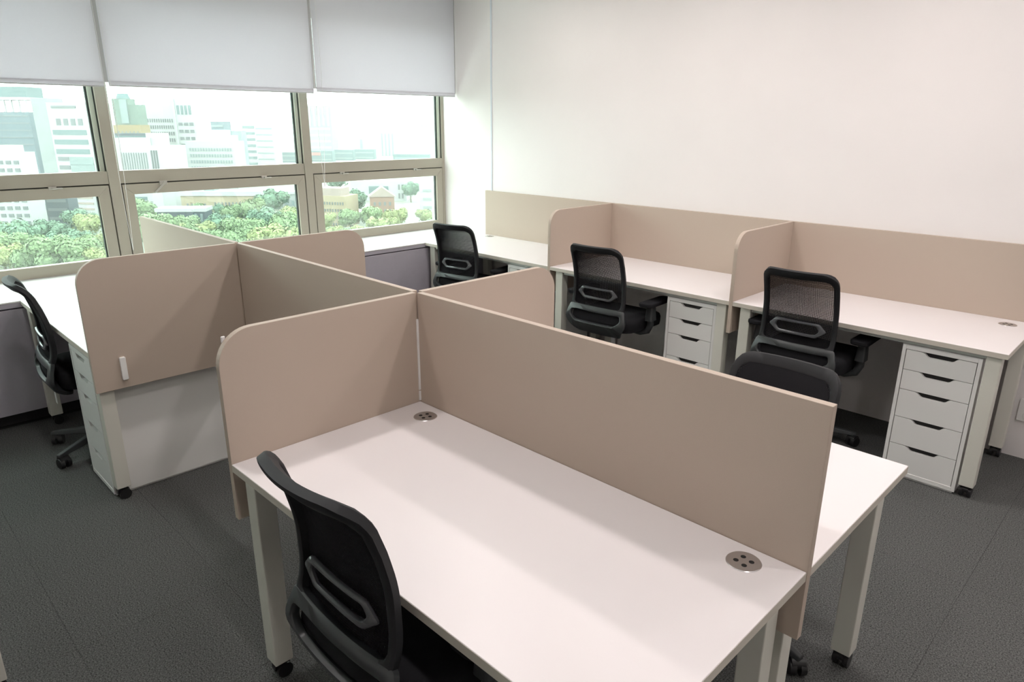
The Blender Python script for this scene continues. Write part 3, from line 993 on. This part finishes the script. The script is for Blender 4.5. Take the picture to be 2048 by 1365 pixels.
TRUNK = MB().cyl((0, 0, 0), (0, 0, .55), .05, .03, n=8).build('trunk', 'bark').data
bpy.data.objects.remove(bpy.data.objects['trunk'])
def tree(u, v, px, kind, label, group):
    """u, v: foot of the tree on the ground in the photograph, px: crown width there"""
    p = on_ground(u, v, GZ)
    d = (p - CAM).dot(FWD)
    r = px / 2 * d / FPX
    t = tag(empty('tree', p, random.uniform(0, 6.28)), label, 'tree', group)
    h = r * random.uniform(1.25, 1.5)
    for nm, me, z, s in (('crown', CROWN[kind], h, (r, r, r * random.uniform(.85, 1.05))), ('trunk', TRUNK, 0, (r * 2, r * 2, h * 1.6))):
        o = bpy.data.objects.new(nm, me)
        COL.objects.link(o)
        o.parent = t
        o.location = (0, 0, z)
        o.scale = s
GR = ('park trees outside the leftmost window', 'park trees outside the middle window', 'park trees outside the right window')
rnd = random.Random(5)
def grove(u0, u1, v0, v1, nu, nv, px, g, kinds=(0, 1, 0, 2)):
    ROW = {3: ('back', 'middle', 'front'), 4: ('back', 'second', 'third', 'front')}[nv]
    ORD = ('first', 'second', 'third', 'fourth', 'fifth', 'sixth')
    for j in range(nv):
        v = v0 + (v1 - v0) * (j + .5) / nv
        for i in range(nu):
            u = u0 + (u1 - u0) * (i + .5 + (.25 if j % 2 else -.25)) / nu
            tree(u + rnd.uniform(-8, 8), v + rnd.uniform(-4, 4), px * rnd.uniform(.8, 1.15) * (v - 246) / (v1 - 246), kd := rnd.choice(kinds), '%s park tree outside the %s window, %s from the left in the %s row' % (('mid green', 'blue-green', 'yellow-green')[kd], ('leftmost', 'middle', 'right')[g], ORD[i], ROW[j]), GR[g])
grove(-30, 225, 492, 570, 5, 4, 74, 0)
grove(285, 610, 458, 540, 6, 4, 78, 1)
grove(630, 890, 458, 535, 5, 3, 62, 2, (2, 0, 2))
for (u, v, px, k, lab) in ((170, 478, 58, 1, 'taller blue-green tree rising at the right end of the leftmost window'), (545, 440, 58, 1, 'tall blue-green tree in front of the pale annex'), (712, 440, 52, 1, 'dark green tree between the brick building and the brick house'),
                           (822, 405, 34, 1, 'tall pale tree by the white block near the right jamb'), (330, 412, 34, 0, 'small tree left of the dark hall'), (678, 392, 60, 1, 'green tree line rising behind the beige brick building'), (440, 440, 28, 1, 'small conical tree before the cream building'),
                           (745, 458, 40, 2, 'light green bush below the brick house')):
    tree(u, v, px, k, lab, None)

# --- summer haze over the city
hz = MB().box((-1690, -890, GZ + .5), (-60, 1890, 190)).build('haze', 'plastic_white')
hm = bpy.data.materials.new('haze')
hm.use_nodes = True
hm.node_tree.nodes.clear()
_o = hm.node_tree.nodes.new('ShaderNodeOutputMaterial')
_s = hm.node_tree.nodes.new('ShaderNodeVolumeScatter')
_s.inputs['Color'].default_value = (.97, 1, 1, 1)
_s.inputs['Density'].default_value = .00023
hm.node_tree.links.new(_s.outputs[0], _o.inputs['Volume'])
hz.data.materials[0] = hm
hz['kind'] = 'structure'
